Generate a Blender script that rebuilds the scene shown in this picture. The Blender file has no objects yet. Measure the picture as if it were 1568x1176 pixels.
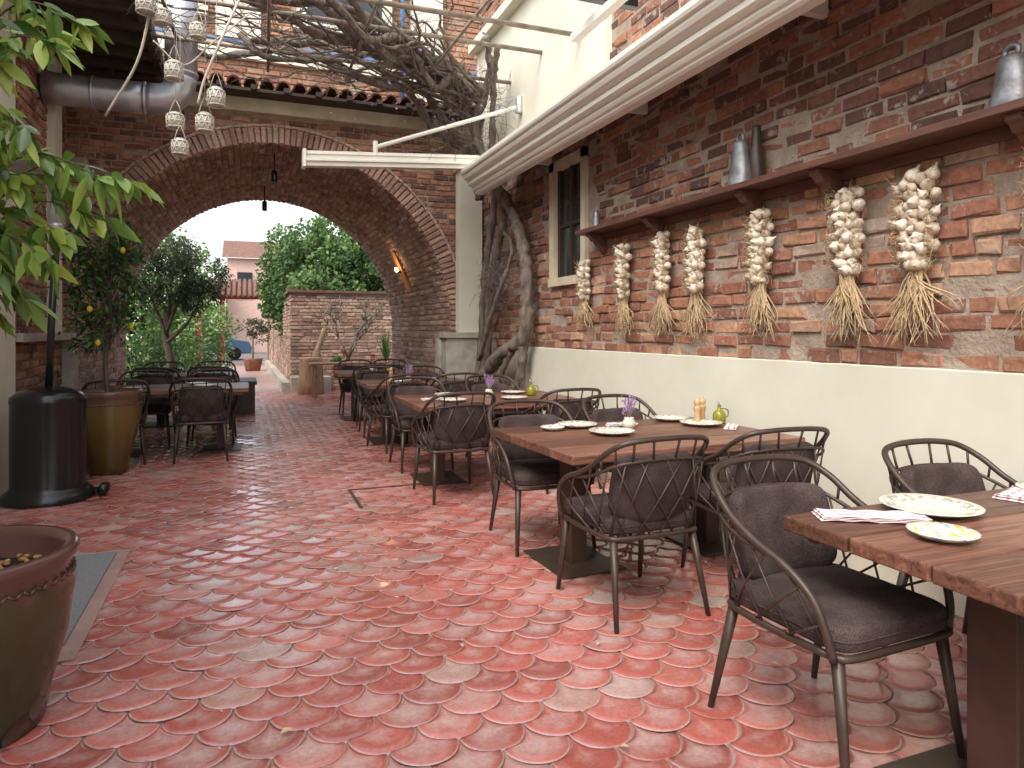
import bpy, math, random
from mathutils import Vector, Matrix
random.seed(7)
R=random.random
def U(a,b): return a+(b-a)*random.random()
sc=bpy.context.scene
# ------------------------------------------------------------------ materials
def newmat(name):
    m=bpy.data.materials.new(name); m.use_nodes=True
    nt=m.node_tree; b=nt.nodes['Principled BSDF']
    return m,nt,b
def N(nt,t,**k):
    n=nt.nodes.new(t)
    for a,v in k.items(): setattr(n,a,v)
    return n
def ramp(nt,stops,interp='LINEAR'):
    r=N(nt,'ShaderNodeValToRGB'); e=r.color_ramp.elements
    r.color_ramp.interpolation=interp
    while len(e)<len(stops): e.new(.5)
    for i,(p,c) in enumerate(stops):
        e[i].position=p; e[i].color=(c[0],c[1],c[2],1)
    return r
def noise(nt,scale,detail=6,rough=.6,vec=None,dist=0):
    n=N(nt,'ShaderNodeTexNoise'); n.inputs['Scale'].default_value=scale
    n.inputs['Detail'].default_value=min(detail,3); n.inputs['Roughness'].default_value=rough
    n.inputs['Distortion'].default_value=dist
    if vec is not None: nt.links.new(vec,n.inputs['Vector'])
    return n
def objvec(nt,scale=(1,1,1)):
    tc=N(nt,'ShaderNodeTexCoord'); mp=N(nt,'ShaderNodeMapping')
    mp.inputs['Scale'].default_value=scale
    nt.links.new(tc.outputs['Object'],mp.inputs['Vector'])
    return mp.outputs['Vector']
def bump(nt,b,src,strength=.3,dist=.01):
    bp=N(nt,'ShaderNodeBump'); bp.inputs['Strength'].default_value=strength
    bp.inputs['Distance'].default_value=dist
    nt.links.new(src,bp.inputs['Height']); nt.links.new(bp.outputs['Normal'],b.inputs['Normal'])
    return bp
def mix(nt,f,a,b,mode='MIX'):
    m=N(nt,'ShaderNodeMix',data_type='RGBA',blend_type=mode)
    for sock,v in ((m.inputs[0],f),(m.inputs[6],a),(m.inputs[7],b)):
        if hasattr(v,'links') or hasattr(v,'is_linked'): nt.links.new(v,sock)
        elif isinstance(v,(int,float)): sock.default_value=v
        else: sock.default_value=(v[0],v[1],v[2],1)
    return m.outputs[2]
def simple(name,c1,c2=None,rough=.6,scale=6,bs=.2,bd=.004,metal=0,vscale=(1,1,1),r2=None,bscale=None):
    m,nt,b=newmat(name); c2=c2 or tuple(x*.75 for x in c1)
    v=objvec(nt,vscale); n=noise(nt,scale,8,.62,v)
    r=ramp(nt,[(.3,c2),(.7,c1)]); nt.links.new(n.outputs['Fac'],r.inputs['Fac'])
    nt.links.new(r.outputs['Color'],b.inputs['Base Color'])
    b.inputs['Metallic'].default_value=metal
    if r2 is not None:
        rr=ramp(nt,[(.3,(rough,)*3),(.7,(r2,)*3)])
        nt.links.new(n.outputs['Fac'],rr.inputs['Fac']); nt.links.new(rr.outputs['Color'],b.inputs['Roughness'])
    else: b.inputs['Roughness'].default_value=rough
    if bs>=.1:
        n2=noise(nt,bscale or scale*6,6,.6,v); bump(nt,b,n2.outputs['Fac'],bs,bd)
    return m
def attr(nt,name='Col'):
    a=N(nt,'ShaderNodeAttribute',attribute_name=name); s=N(nt,'ShaderNodeSeparateColor')
    nt.links.new(a.outputs['Color'],s.inputs['Color']); return s
def brickmat(name,stops,cement=(.40,.34,.28),cf=.58,dark=.62):
    m,nt,b=newmat(name); s=attr(nt)
    r=ramp(nt,stops); nt.links.new(s.outputs[0],r.inputs['Fac'])
    v=objvec(nt); n=noise(nt,26,8,.65,v); n2=noise(nt,2.2,5,.6,v); n3=noise(nt,9,6,.7,v)
    rr=ramp(nt,[(.25,(.6,)*3),(.7,(1.2,)*3)]); nt.links.new(n.outputs['Fac'],rr.inputs['Fac'])
    c=mix(nt,1.0,r.outputs['Color'],rr.outputs['Color'],'MULTIPLY')
    r2=ramp(nt,[(.3,(dark,)*3),(.65,(1.1,)*3)]); nt.links.new(n2.outputs['Fac'],r2.inputs['Fac'])
    c=mix(nt,.8,c,r2.outputs['Color'],'MULTIPLY')
    r3=ramp(nt,[(cf,(0,)*3),(cf+.08,(.75,)*3)]); nt.links.new(n3.outputs['Fac'],r3.inputs['Fac'])
    c=mix(nt,r3.outputs['Color'],c,cement)
    nt.links.new(c,b.inputs['Base Color']); b.inputs['Roughness'].default_value=.88
    bump(nt,b,n.outputs['Fac'],.6,.012)
    return m
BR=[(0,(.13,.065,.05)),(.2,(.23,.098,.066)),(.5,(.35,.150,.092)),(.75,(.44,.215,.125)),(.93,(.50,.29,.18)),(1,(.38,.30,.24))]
M_brick=brickmat('brick',BR)
M_brick2=brickmat('vault_brick',[(0,(.24,.14,.11)),(.5,(.42,.25,.185)),(1,(.56,.40,.31))],cf=.62)
M_mortar=simple('mortar',(.42,.34,.27),(.25,.19,.14),.95,7,.8,.015)
M_cream=simple('cream_plaster',(.68,.66,.55),(.60,.575,.46),.75,1.6,.12,.003,bscale=30)
M_creamb=simple('cream_beam',(.66,.58,.42),(.48,.40,.28),.8,4,.2,.004)
M_stone=simple('stone',(.50,.46,.39),(.32,.28,.23),.85,5,.5,.008)
M_metal_dk=simple('dark_bronze_metal',(.070,.046,.034),(.048,.032,.024),.42,20,.05,.001,metal=.2)
M_black=simple('black_enamel',(.008,.008,.009),(.012,.012,.013),.22,4,.03,.001)
M_galv=simple('galvanised_metal',(.62,.63,.65),(.42,.43,.45),.3,5,.15,.003,metal=.75,r2=.5)
M_pipe=simple('old_pipe',(.36,.31,.25),(.18,.14,.10),.6,9,.2,.003,metal=.3)
M_white=simple('white_awning',(.76,.73,.64),(.70,.67,.58),.45,3,.04,.001)
M_darkwood=simple('dark_wood',(.065,.032,.023),(.035,.017,.012),.5,5,.3,.003)
M_soffit=simple('soffit_wood',(.07,.045,.03),(.03,.02,.014),.7,4,.3,.004,vscale=(1,6,1))
M_bark=simple('vine_bark',(.30,.245,.20),(.11,.08,.06),.9,14,.9,.03,vscale=(1,1,.35))
M_bark2=simple('bark',(.15,.11,.08),(.06,.045,.035),.9,14,.8,.01,vscale=(1,1,.3))
M_twig=simple('grey_twig',(.28,.24,.20),(.17,.14,.11),.9,14,0)
M_straw=simple('straw',(.60,.45,.27),(.36,.24,.13),.8,30,0)
M_cowbell=simple('aged_tin',(.34,.35,.37),(.15,.14,.14),.45,12,.4,.004,metal=.6)
M_rooft=simple('clay_roof_tile',(.24,.11,.075),(.09,.05,.04),.85,7,.4,.006)
M_soil=simple('soil',(.06,.035,.02),(.02,.013,.009),.95,30,1,.02)
M_mat=simple('grey_doormat',(.30,.30,.30),(.12,.12,.12),.95,120,.6,.004)
M_conc=simple('concrete',(.42,.28,.24),(.32,.20,.165),.5,5,.2,.003,r2=.3)
M_red=simple('red_paint',(.5,.04,.03),(.4,.03,.025),.5)
M_slate=simple('slate',(.16,.16,.17),(.09,.09,.1),.7,10,.4,.01)
M_earth=simple('earth',(.10,.09,.05),(.05,.055,.025),.95,3,.6,.02)
M_asph=simple('asphalt',(.16,.15,.14),(.11,.10,.10),.85,3,.3,.004,bscale=150)
M_lwood=simple('light_wood',(.42,.24,.14),(.28,.15,.09),.55,6,.2,.002,vscale=(1,8,1))
m,nt,b=newmat('striped_napkin_linen'); tc=N(nt,'ShaderNodeTexCoord'); sx=N(nt,'ShaderNodeSeparateXYZ'); nt.links.new(tc.outputs['Object'],sx.inputs[0])
m1=N(nt,'ShaderNodeMath',operation='MULTIPLY'); m1.inputs[1].default_value=170; nt.links.new(sx.outputs[1],m1.inputs[0])
m2=N(nt,'ShaderNodeMath',operation='SINE'); nt.links.new(m1.outputs[0],m2.inputs[0])
rm=ramp(nt,[(.55,(.74,.70,.68)),(.75,(.60,.30,.33))]); nt.links.new(m2.outputs[0],rm.inputs['Fac']); nt.links.new(rm.outputs['Color'],b.inputs['Base Color']); b.inputs['Roughness'].default_value=.9; M_cloth=m
M_milln=simple('turned_beech',(.55,.36,.18),(.42,.25,.12),.4,14,.1,.001)
M_rope=simple('string',(.55,.5,.42),(.42,.37,.3),.9)
M_wick=simple('lantern_wire',(.66,.62,.53),(.45,.40,.32),.7,20,0)
M_rust=simple('rusty_pot',(.30,.12,.07),(.12,.06,.04),.7,8,.3,.003)
M_lemon=simple('lemon_skin',(.75,.5,.04),(.65,.42,.03),.45,20,0)
M_corn=simple('corn_bark_chips',(.50,.28,.08),(.20,.10,.04),.8,40,.5,.004)
M_carp=simple('blue_car_paint',(.06,.12,.20),(.06,.11,.18),.25,3,0)
M_flow_p=simple('dried_flowers',(.42,.26,.5),(.28,.16,.36),.9,40,0)
M_flow_r=simple('red_flowers',(.6,.03,.05),(.45,.02,.03),.8,6,0)
M_bluetrim=simple('blue_trim',(.12,.22,.42),(.1,.18,.34),.6)
# fabric
m,nt,b=newmat('dark_chair_fabric'); v=objvec(nt)
n=noise(nt,9,4,.5,v); r=ramp(nt,[(.3,(.046,.031,.029)),(.7,(.092,.064,.058))]); nt.links.new(n.outputs['Fac'],r.inputs['Fac'])
wv=N(nt,'ShaderNodeTexVoronoi'); wv.inputs['Scale'].default_value=170; nt.links.new(v,wv.inputs['Vector'])
rw=ramp(nt,[(.2,(1.25,)*3),(.7,(.65,)*3)]); nt.links.new(wv.outputs['Distance'],rw.inputs['Fac'])
nt.links.new(mix(nt,.8,r.outputs['Color'],rw.outputs['Color'],'MULTIPLY'),b.inputs['Base Color']); b.inputs['Roughness'].default_value=.95
b.inputs['Specular IOR Level'].default_value=.2
bump(nt,b,wv.outputs['Distance'],.7,.003)
M_fab=m
# table wood
m,nt,b=newmat('stained_table_wood'); v=objvec(nt,(1.2,16,16)); s=attr(nt)
n=noise(nt,2.2,8,.65,v,1.2); r=ramp(nt,[(.25,(.06,.025,.017)),(.5,(.16,.07,.045)),(.75,(.29,.14,.09))]); nt.links.new(n.outputs['Fac'],r.inputs['Fac'])
rr=ramp(nt,[(0,(.6,)*3),(1,(1.25,)*3)]); nt.links.new(s.outputs[0],rr.inputs['Fac'])
c=mix(nt,1.,r.outputs['Color'],rr.outputs['Color'],'MULTIPLY'); nt.links.new(c,b.inputs['Base Color'])
b.inputs['Roughness'].default_value=.38; bump(nt,b,n.outputs['Fac'],.35,.006); M_table=m
# floor tiles
m,nt,b=newmat('red_scale_tile'); s=attr(nt); v=objvec(nt)
r=ramp(nt,[(0,(.31,.10,.08)),(.3,(.40,.11,.085)),(.65,(.48,.14,.11)),(.9,(.50,.19,.155)),(.97,(.44,.25,.205)),(1,(.40,.31,.26))])
nt.links.new(s.outputs[0],r.inputs['Fac'])
n=noise(nt,11,8,.7,v); n2=noise(nt,.9,5,.6,v); n3=noise(nt,70,6,.6,v)
mm=N(nt,'ShaderNodeMath',operation='MULTIPLY'); nt.links.new(s.outputs[1],mm.inputs[0]); nt.links.new(n.outputs['Fac'],mm.inputs[1])
ad=N(nt,'ShaderNodeMath',operation='MULTIPLY_ADD'); nt.links.new(s.outputs[2],ad.inputs[0]); ad.inputs[1].default_value=.30; nt.links.new(mm.outputs[0],ad.inputs[2])
rw=ramp(nt,[(.34,(0,)*3),(.74,(.85,)*3)]); nt.links.new(ad.outputs[0],rw.inputs['Fac'])
c=mix(nt,rw.outputs['Color'],r.outputs['Color'],(.56,.39,.35))
re=ramp(nt,[(.03,(.8,)*3),(.10,(0,)*3)]); nt.links.new(s.outputs[1],re.inputs['Fac'])
c=mix(nt,re.outputs['Color'],c,(.50,.34,.29))
rd=ramp(nt,[(.3,(.80,.75,.75)),(.6,(1.05,)*3)]); nt.links.new(n2.outputs['Fac'],rd.inputs['Fac'])
c=mix(nt,.9,c,rd.outputs['Color'],'MULTIPLY')
rs=ramp(nt,[(.3,(.80,)*3),(.6,(1.08,)*3)]); nt.links.new(n3.outputs['Fac'],rs.inputs['Fac'])
c=mix(nt,.8,c,rs.outputs['Color'],'MULTIPLY')
nt.links.new(c,b.inputs['Base Color'])
rr=ramp(nt,[(.40,(.07,)*3),(.60,(.30,)*3)]); nt.links.new(n2.outputs['Fac'],rr.inputs['Fac']); nt.links.new(rr.outputs['Color'],b.inputs['Roughness'])
b.inputs['Specular IOR Level'].default_value=1.0
bump(nt,b,n.outputs['Fac'],.09,.003); M_tile=m
M_grout=simple('grout',(.40,.27,.225),(.25,.16,.13),.8,5,.4,.004)
# leaves
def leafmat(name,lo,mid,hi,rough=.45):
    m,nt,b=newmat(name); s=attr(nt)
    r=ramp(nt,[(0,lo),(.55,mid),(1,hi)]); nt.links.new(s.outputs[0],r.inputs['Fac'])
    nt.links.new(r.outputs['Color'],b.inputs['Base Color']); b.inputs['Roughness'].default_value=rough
    t=N(nt,'ShaderNodeBsdfTranslucent'); nt.links.new(r.outputs['Color'],t.inputs['Color'])
    ms=N(nt,'ShaderNodeMixShader'); ms.inputs[0].default_value=.35
    nt.links.new(b.outputs[0],ms.inputs[1]); nt.links.new(t.outputs[0],ms.inputs[2])
    nt.links.new(ms.outputs[0],nt.nodes['Material Output'].inputs['Surface']); return m
M_leaf=leafmat('ivy_leaf',(.035,.08,.022),(.10,.19,.055),(.22,.34,.11))
M_leafb=leafmat('bush_leaf',(.04,.08,.025),(.13,.23,.06),(.28,.40,.11))
M_olive=leafmat('olive_leaf',(.02,.03,.012),(.05,.075,.025),(.11,.14,.06))
M_leafn=leafmat('broad_leaf',(.05,.11,.02),(.17,.28,.05),(.38,.48,.10),.35)
M_leafl=leafmat('lemon_leaf',(.02,.05,.015),(.05,.12,.03),(.11,.2,.05),.35)
# garlic
m,nt,b=newmat('garlic_skin'); s=attr(nt); v=objvec(nt)
r=ramp(nt,[(0,(.48,.38,.27)),(.35,(.64,.56,.44)),(1,(.76,.69,.57))]); nt.links.new(s.outputs[0],r.inputs['Fac'])
n=noise(nt,55,5,.6,v); r2=ramp(nt,[(.3,(.70,.60,.52)),(.55,(1.03,)*3)]); nt.links.new(n.outputs['Fac'],r2.inputs['Fac'])
nt.links.new(mix(nt,.9,r.outputs['Color'],r2.outputs['Color'],'MULTIPLY'),b.inputs['Base Color']); b.inputs['Roughness'].default_value=.6
bump(nt,b,n.outputs['Fac'],.3,.003); M_garlic=m
# glazed pot
def glaze(name,top,mid,low,h,rough=.15):
    m,nt,b=newmat(name); tc=N(nt,'ShaderNodeTexCoord'); sx=N(nt,'ShaderNodeSeparateXYZ'); nt.links.new(tc.outputs['Object'],sx.inputs[0])
    n=noise(nt,7,6,.6,tc.outputs['Object']); a=N(nt,'ShaderNodeMath',operation='MULTIPLY_ADD'); nt.links.new(n.outputs['Fac'],a.inputs[0]); a.inputs[1].default_value=.35
    d=N(nt,'ShaderNodeMath',operation='DIVIDE'); nt.links.new(sx.outputs[2],d.inputs[0]); d.inputs[1].default_value=h; nt.links.new(d.outputs[0],a.inputs[2])
    r=ramp(nt,[(.2,low),(.75,mid),(.95,mid),(1.,top)]); nt.links.new(a.outputs[0],r.inputs['Fac']); nt.links.new(r.outputs['Color'],b.inputs['Base Color'])
    b.inputs['Roughness'].default_value=rough; bump(nt,b,n.outputs['Fac'],.15,.004); return m
M_glz=glaze('mustard_glaze',(.13,.07,.045),(.135,.09,.022),(.07,.04,.01),.83,.2)
M_glz2=glaze('brown_olive_glaze',(.11,.048,.04),(.050,.042,.02),(.03,.033,.014),.64,.14)
# plate decor
m,nt,b=newmat('painted_ceramic'); v=objvec(nt); tc=N(nt,'ShaderNodeTexCoord')
ln=N(nt,'ShaderNodeVectorMath',operation='LENGTH'); nt.links.new(tc.outputs['Object'],ln.inputs[0])
rm=ramp(nt,[(.0,(0,)*3),(.105,(0,)*3),(.11,(1,)*3),(.15,(1,)*3),(.155,(0,)*3)]); nt.links.new(ln.outputs['Value'],rm.inputs['Fac'])
n=noise(nt,45,2,.5,v); rn=ramp(nt,[(.50,(0,)*3),(.56,(.8,)*3)]); nt.links.new(n.outputs['Fac'],rn.inputs['Fac'])
f=mix(nt,1.,rm.outputs['Color'],rn.outputs['Color'],'MULTIPLY')
nt.links.new(mix(nt,f,(.66,.63,.55),(.33,.30,.18)),b.inputs['Base Color']); b.inputs['Roughness'].default_value=.15; M_plate=m
m,nt,b=newmat('floral_ceramic'); v=objvec(nt); n=noise(nt,38,2,.5,v)
r=ramp(nt,[(.0,(.2,.35,.5)),(.36,(.3,.42,.5)),(.41,(.68,.65,.56)),(.59,(.68,.65,.56)),(.64,(.68,.52,.16)),(1,(.65,.4,.04))]); nt.links.new(n.outputs['Fac'],r.inputs['Fac']); nt.links.new(r.outputs['Color'],b.inputs['Base Color']); b.inputs['Roughness'].default_value=.15; M_plate2=m
m,nt,b=newmat('oil_glass'); b.inputs['Base Color'].default_value=(.22,.20,.02,1); b.inputs['Roughness'].default_value=.05; M_oil=m
m,nt,b=newmat('window_glass'); b.inputs['Base Color'].default_value=(.03,.035,.04,1); b.inputs['Roughness'].default_value=.06; M_glass=m
m,nt,b=newmat('jar_glass'); b.inputs['Base Color'].default_value=(.42,.41,.34,1); b.inputs['Roughness'].default_value=.1; M_jar=m
m,nt,b=newmat('lit_bulb'); b.inputs['Emission Color'].default_value=(1,.62,.25,1); b.inputs['Emission Strength'].default_value=8; M_bulb=m

# ------------------------------------------------------------------ mesh builder
class MB:
    def __init__(s): s.v=[];s.f=[];s.m=[];s.c=[];s.sm=[]
    def add(s,vs,fs,mi=0,col=(.5,.5,.5),smooth=False):
        o=len(s.v); s.v.extend([tuple(p) for p in vs])
        if isinstance(col,list): s.c.extend(col)
        else: s.c.extend([col]*len(vs))
        for f in fs: s.f.append(tuple(i+o for i in f)); s.m.append(mi); s.sm.append(smooth)
    def box(s,lo,hi,mi=0,col=(.5,.5,.5),M=None):
        x0,y0,z0=lo;x1,y1,z1=hi
        vs=[Vector(p) for p in ((x0,y0,z0),(x1,y0,z0),(x1,y1,z0),(x0,y1,z0),(x0,y0,z1),(x1,y0,z1),(x1,y1,z1),(x0,y1,z1))]
        if M is not None: vs=[M@p for p in vs]
        s.add(vs,[(0,3,2,1),(4,5,6,7),(0,1,5,4),(1,2,6,5),(2,3,7,6),(3,0,4,7)],mi,col)
    def tube(s,pts,rad,seg=8,mi=0,col=(.5,.5,.5),jit=0,cap=True):
        pts=[Vector(p) for p in pts]; n=len(pts)
        if not hasattr(rad,'__len__'): rad=[rad]*n
        vs=[];fs=[]; t0=(pts[1]-pts[0]).normalized()
        up=Vector((0,0,1)) if abs(t0.z)<.9 else Vector((1,0,0))
        a=t0.cross(up).normalized()
        for i,p in enumerate(pts):
            t=((pts[min(i+1,n-1)]-pts[max(i-1,0)])).normalized()
            a=(a-t*a.dot(t)).normalized(); bb=t.cross(a)
            for k in range(seg):
                an=2*math.pi*k/seg; r=rad[i]*(1+U(-jit,jit))
                vs.append(p+a*math.cos(an)*r+bb*math.sin(an)*r)
        for i in range(n-1):
            for k in range(seg):
                fs.append((i*seg+k,i*seg+(k+1)%seg,(i+1)*seg+(k+1)%seg,(i+1)*seg+k))
        if cap: fs.append(tuple(range(seg-1,-1,-1))); fs.append(tuple((n-1)*seg+k for k in range(seg)))
        s.add(vs,fs,mi,col,True)
    def lathe(s,prof,c=(0,0,0),seg=24,mi=0,col=(.5,.5,.5),sx=1,sy=1,M=None):
        vs=[];fs=[];n=len(prof)
        for r,z in prof:
            for k in range(seg):
                a=2*math.pi*k/seg; p=Vector((r*math.cos(a)*sx,r*math.sin(a)*sy,z))
                if M is not None: p=M@p
                vs.append(p+Vector(c))
        for i in range(n-1):
            for k in range(seg): fs.append((i*seg+k,i*seg+(k+1)%seg,(i+1)*seg+(k+1)%seg,(i+1)*seg+k))
        fs.append(tuple(range(seg-1,-1,-1))); fs.append(tuple((n-1)*seg+k for k in range(seg)))
        s.add(vs,fs,mi,col,True)
    def sup(s,c,a,e1=.3,e2=.3,mi=0,M=None,nu=14,nv=28,bend=0,col=(.5,.5,.5)):
        f=lambda w,e: math.copysign(abs(w)**e,w)
        vs=[];fs=[]
        for i in range(nu+1):
            u=-math.pi/2+math.pi*i/nu
            for j in range(nv):
                v=-math.pi+2*math.pi*j/nv
                p=Vector((a[0]*f(math.cos(u),e1)*f(math.cos(v),e2),a[1]*f(math.cos(u),e1)*f(math.sin(v),e2),a[2]*f(math.sin(u),e1)))
                p.y+=bend*p.x*p.x
                if M is not None: p=M@p
                vs.append(p+Vector(c))
        for i in range(nu):
            for j in range(nv): fs.append((i*nv+j,i*nv+(j+1)%nv,(i+1)*nv+(j+1)%nv,(i+1)*nv+j))
        s.add(vs,fs,mi,col,True)
    def brick(s,c,u,v,n,l,h,d=.03,mi=0,j=.004,ch=.007,col=None):
        c=Vector(c);col=col or (R(),R(),R())
        vs=[]
        for (w,dd,ins) in ((1,-d,0),(1,-ch,0),(1,0,ch)):
            for sx,sy in ((-1,-1),(1,-1),(1,1),(-1,1)):
                vs.append(c+u*(sx*(l/2-ins*1.3)+U(-j,j))+v*(sy*(h/2-ins)+U(-j,j))+n*(dd+U(-j,j)*.6))
        fs=[(8,9,10,11)]
        for b0 in (0,4):
            for k in range(4): fs.append((b0+k,b0+(k+1)%4,b0+4+(k+1)%4,b0+4+k))
        s.add(vs,fs,mi,col)
    def obj(s,name,mats,loc=(0,0,0),rz=0,bevel=0,parent=None,weld=False):
        me=bpy.data.meshes.new(name); me.from_pydata(s.v,[],s.f)
        for m in mats: me.materials.append(m)
        me.polygons.foreach_set('material_index',s.m); me.polygons.foreach_set('use_smooth',s.sm)
        ca=me.color_attributes.new('Col','FLOAT_COLOR','POINT')
        fl=[]
        for c in s.c: fl.extend((c[0],c[1],c[2],1))
        ca.data.foreach_set('color',fl); me.update()
        o=bpy.data.objects.new(name,me); sc.collection.objects.link(o); o.location=loc; o.rotation_euler=(0,0,rz)
        if bevel:
            b=o.modifiers.new('bev','BEVEL'); b.width=bevel; b.segments=2; b.limit_method='ANGLE'
        if parent: o.parent=parent
        return o
def empty(name,loc=(0,0,0)):
    e=bpy.data.objects.new(name,None); sc.collection.objects.link(e); e.location=loc; return e
def inst(o,name,loc,rz=0,s=1):
    c=bpy.data.objects.new(name,o.data); sc.collection.objects.link(c); c.location=loc; c.rotation_euler=(0,0,rz); c.scale=(s,s,s)
    for md in o.modifiers:
        if md.type=='BEVEL':
            b=c.modifiers.new('bev','BEVEL'); b.width=md.width; b.segments=2; b.limit_method='ANGLE'
    return c
def cr(pts,n=6):
    pts=[Vector(p) for p in pts]; P=[pts[0]*2-pts[1]]+pts+[pts[-1]*2-pts[-2]]; out=[]
    for i in range(1,len(P)-2):
        a,b,c,d=P[i-1:i+3]
        for k in range(n):
            t=k/n; out.append(.5*((2*b)+(c-a)*t+(2*a-5*b+4*c-d)*t*t+(3*b-a-3*c+d)*t**3))
    out.append(pts[-1]); return out
X=Vector((1,0,0));Y=Vector((0,1,0));Z=Vector((0,0,1))
def panel(mb,o,u,v,n,w,h,L=.25,H=.088,g=.016,skip=None,j=.005,dj=.008,mi=0,tone=None):
    o=Vector(o); rows=int(h/H)
    for r in range(rows):
        x=-U(0,L); 
        while x<w:
            l=L*U(.82,1.12) if R()>.15 else L*.5
            a=max(x,0);b=min(x+l,w); x+=l
            if b-a<.05: continue
            cu=(a+b)/2; cv=(r+.5)*H+.006*math.sin(cu*1.7+r)+U(-.003,.003)
            if skip and skip(cu,cv,b-a): continue
            t=R()
            if tone: t=tone(cu,cv,t)
            mb.brick(o+u*cu+v*cv+n*U(-dj,dj),u,v,n,b-a-g*U(.6,1.3),H-g*U(.8,1.2),.035,mi,j,.008,(t,R(),R()))
def leaf(mb,p,d,s,l,w,c,mi=0,fine=False):
    up=d.cross(s)
    if fine:
        pr=[(.0,.0),(.2,.7),(.45,1.),(.72,.75)]
        vs=[p];cur=-l*U(.1,.3)
        for t,q in pr[1:]:
            m_=p+d*l*t+Z*cur*t*t
            vs+=[m_+s*w*.5*q+up*w*.14*q,m_,m_-s*w*.5*q+up*w*.14*q]
        vs.append(p+d*l+Z*cur)
        mb.add(vs,[(0,1,2),(0,2,3),(1,4,5,2),(2,5,6,3),(4,7,8,5),(5,8,9,6),(7,10,8),(8,10,9)],mi,(c,R(),R()),True); return
    mid=p+d*l*.45
    mb.add([p,mid+s*w*.5+up*w*.12,p+d*l+Z*(-l*.12),mid-s*w*.5+up*w*.12,mid-up*0],[(0,1,4),(1,2,4),(0,4,3),(4,2,3)],mi,(c,R(),R()))
def rv():
    while 1:
        v=Vector((U(-1,1),U(-1,1),U(-1,1)))
        if .05<v.length<1: return v.normalized()
def crown(mb,blobs,n,l,w,mi=0,lo=0.,hi=1.,fill=.35):
    tot=sum(b[1][0]*b[1][1]+b[1][0]*b[1][2] for b in blobs)
    for c,r in blobs:
        c=Vector(c); k=int(n*(r[0]*r[1]+r[0]*r[2])/tot)
        cl=[(rv(),U(.72,1.2),U(-.3,.3)) for _ in range(26)]
        for _ in range(k):
            q,sc_,t=random.choice(cl)
            dv=(q+rv()*.38).normalized()
            rad=sc_*(1-fill*R()**1.5)
            p=c+Vector((dv.x*r[0],dv.y*r[1],dv.z*r[2]))*rad
            d=(dv*.6+rv()+Vector((0,0,-.25))).normalized(); s=d.cross(rv()).normalized()
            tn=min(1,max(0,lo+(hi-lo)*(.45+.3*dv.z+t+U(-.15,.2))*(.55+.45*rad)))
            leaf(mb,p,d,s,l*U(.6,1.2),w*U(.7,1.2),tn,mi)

# ------------------------------------------------------------------ ground & floor
g=MB(); g.add([(-600,-300,-.02),(600,-300,-.02),(600,900,-.02),(-600,900,-.02)],[(0,1,2,3)]); g.obj('ground',[M_asph])
g=MB(); g.add([(-1.95,-3,-.004),(3.35,-3,-.004),(3.35,16.9,-.004),(-1.95,16.9,-.004)],[(0,1,2,3)])
r=.12; floor=MB()
def tile_shape(seg):
    P=[]
    for i in range(seg+1):
        a=math.pi+math.pi*i/seg; P.append((math.cos(a),math.sin(a)))
    h=seg//2
    for i in range(1,h+1):
        a=-math.pi/2-(math.pi/2)*i/h; P.append((1+math.cos(a),1+math.sin(a)))
    for i in range(1,h):
        a=0-(math.pi/2)*i/h; P.append((-1+math.cos(a),1+math.sin(a)))
    return P
SH={16:tile_shape(16),8:tile_shape(8)}
row=0;y=-1.2
while y<16.8:
    x=-1.95+(r if row%2 else 0)
    while x<3.4:
        seg=16 if y<7 else 8; S=SH[seg]; n=len(S)
        zz=U(-.0012,.0012); tx=U(-.006,.006); ty=U(-.010,.010); k=R(); k2=R(); jx=U(-.0015,.0015); jy=U(-.0015,.0015)
        vs=[(x+jx,y+jy,.006+zz)];cols=[(k,1,k2)];fs=[]
        for sc2,h,gv in ((.62,.0065,.6),(.91,.006,.11),(.98,.001,.0)):
            for a,b in S:
                a2=a*sc2;b2=b*sc2
                vs.append((x+jx+a2*r,y+jy+b2*r,h+zz+a2*tx*r*4+b2*ty*r*4)); cols.append((k,gv,k2))
        for i in range(n):
            i2=(i+1)%n
            fs.append((0,1+i,1+i2))
            fs.append((1+i,1+n+i,1+n+i2,1+i2)); fs.append((1+n+i,1+2*n+i,1+2*n+i2,1+n+i2))
        if x-r>-1.96 and x+r<3.42: floor.add(vs,fs,0,cols,True)
        x+=2*r
    row+=1; y+=r
pv=empty('terracotta_floor'); g.obj('grout_bed',[M_grout],parent=pv); floor.obj('scale_tiles',[M_tile],parent=pv)
g=MB(); g.box((-.7,16.9,-.019),(1.04,34,.0)); g.obj('garden_path',[M_conc])
g=MB(); g.box((-12,14.3,-.018),(-.7,34,.06),0); g.box((-.7,16.9,-.01),(-.6,34,.12),1); g.obj('planting_bed',[M_earth,M_stone])
g=MB(); g.box((-1.9,3.4,.008),(-.66,4.99,.014),1); g.box((-1.5,3.55,.012),(-.73,4.92,.026),0); g.obj('doormat',[M_mat,M_conc],bevel=.004)
g=MB()
g.box((.86,6.15,.006),(1.7,6.175,.013)); g.box((.86,5.5,.006),(.885,6.15,.013)); g.obj('drain_cover_frame',[M_metal_dk])

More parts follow.
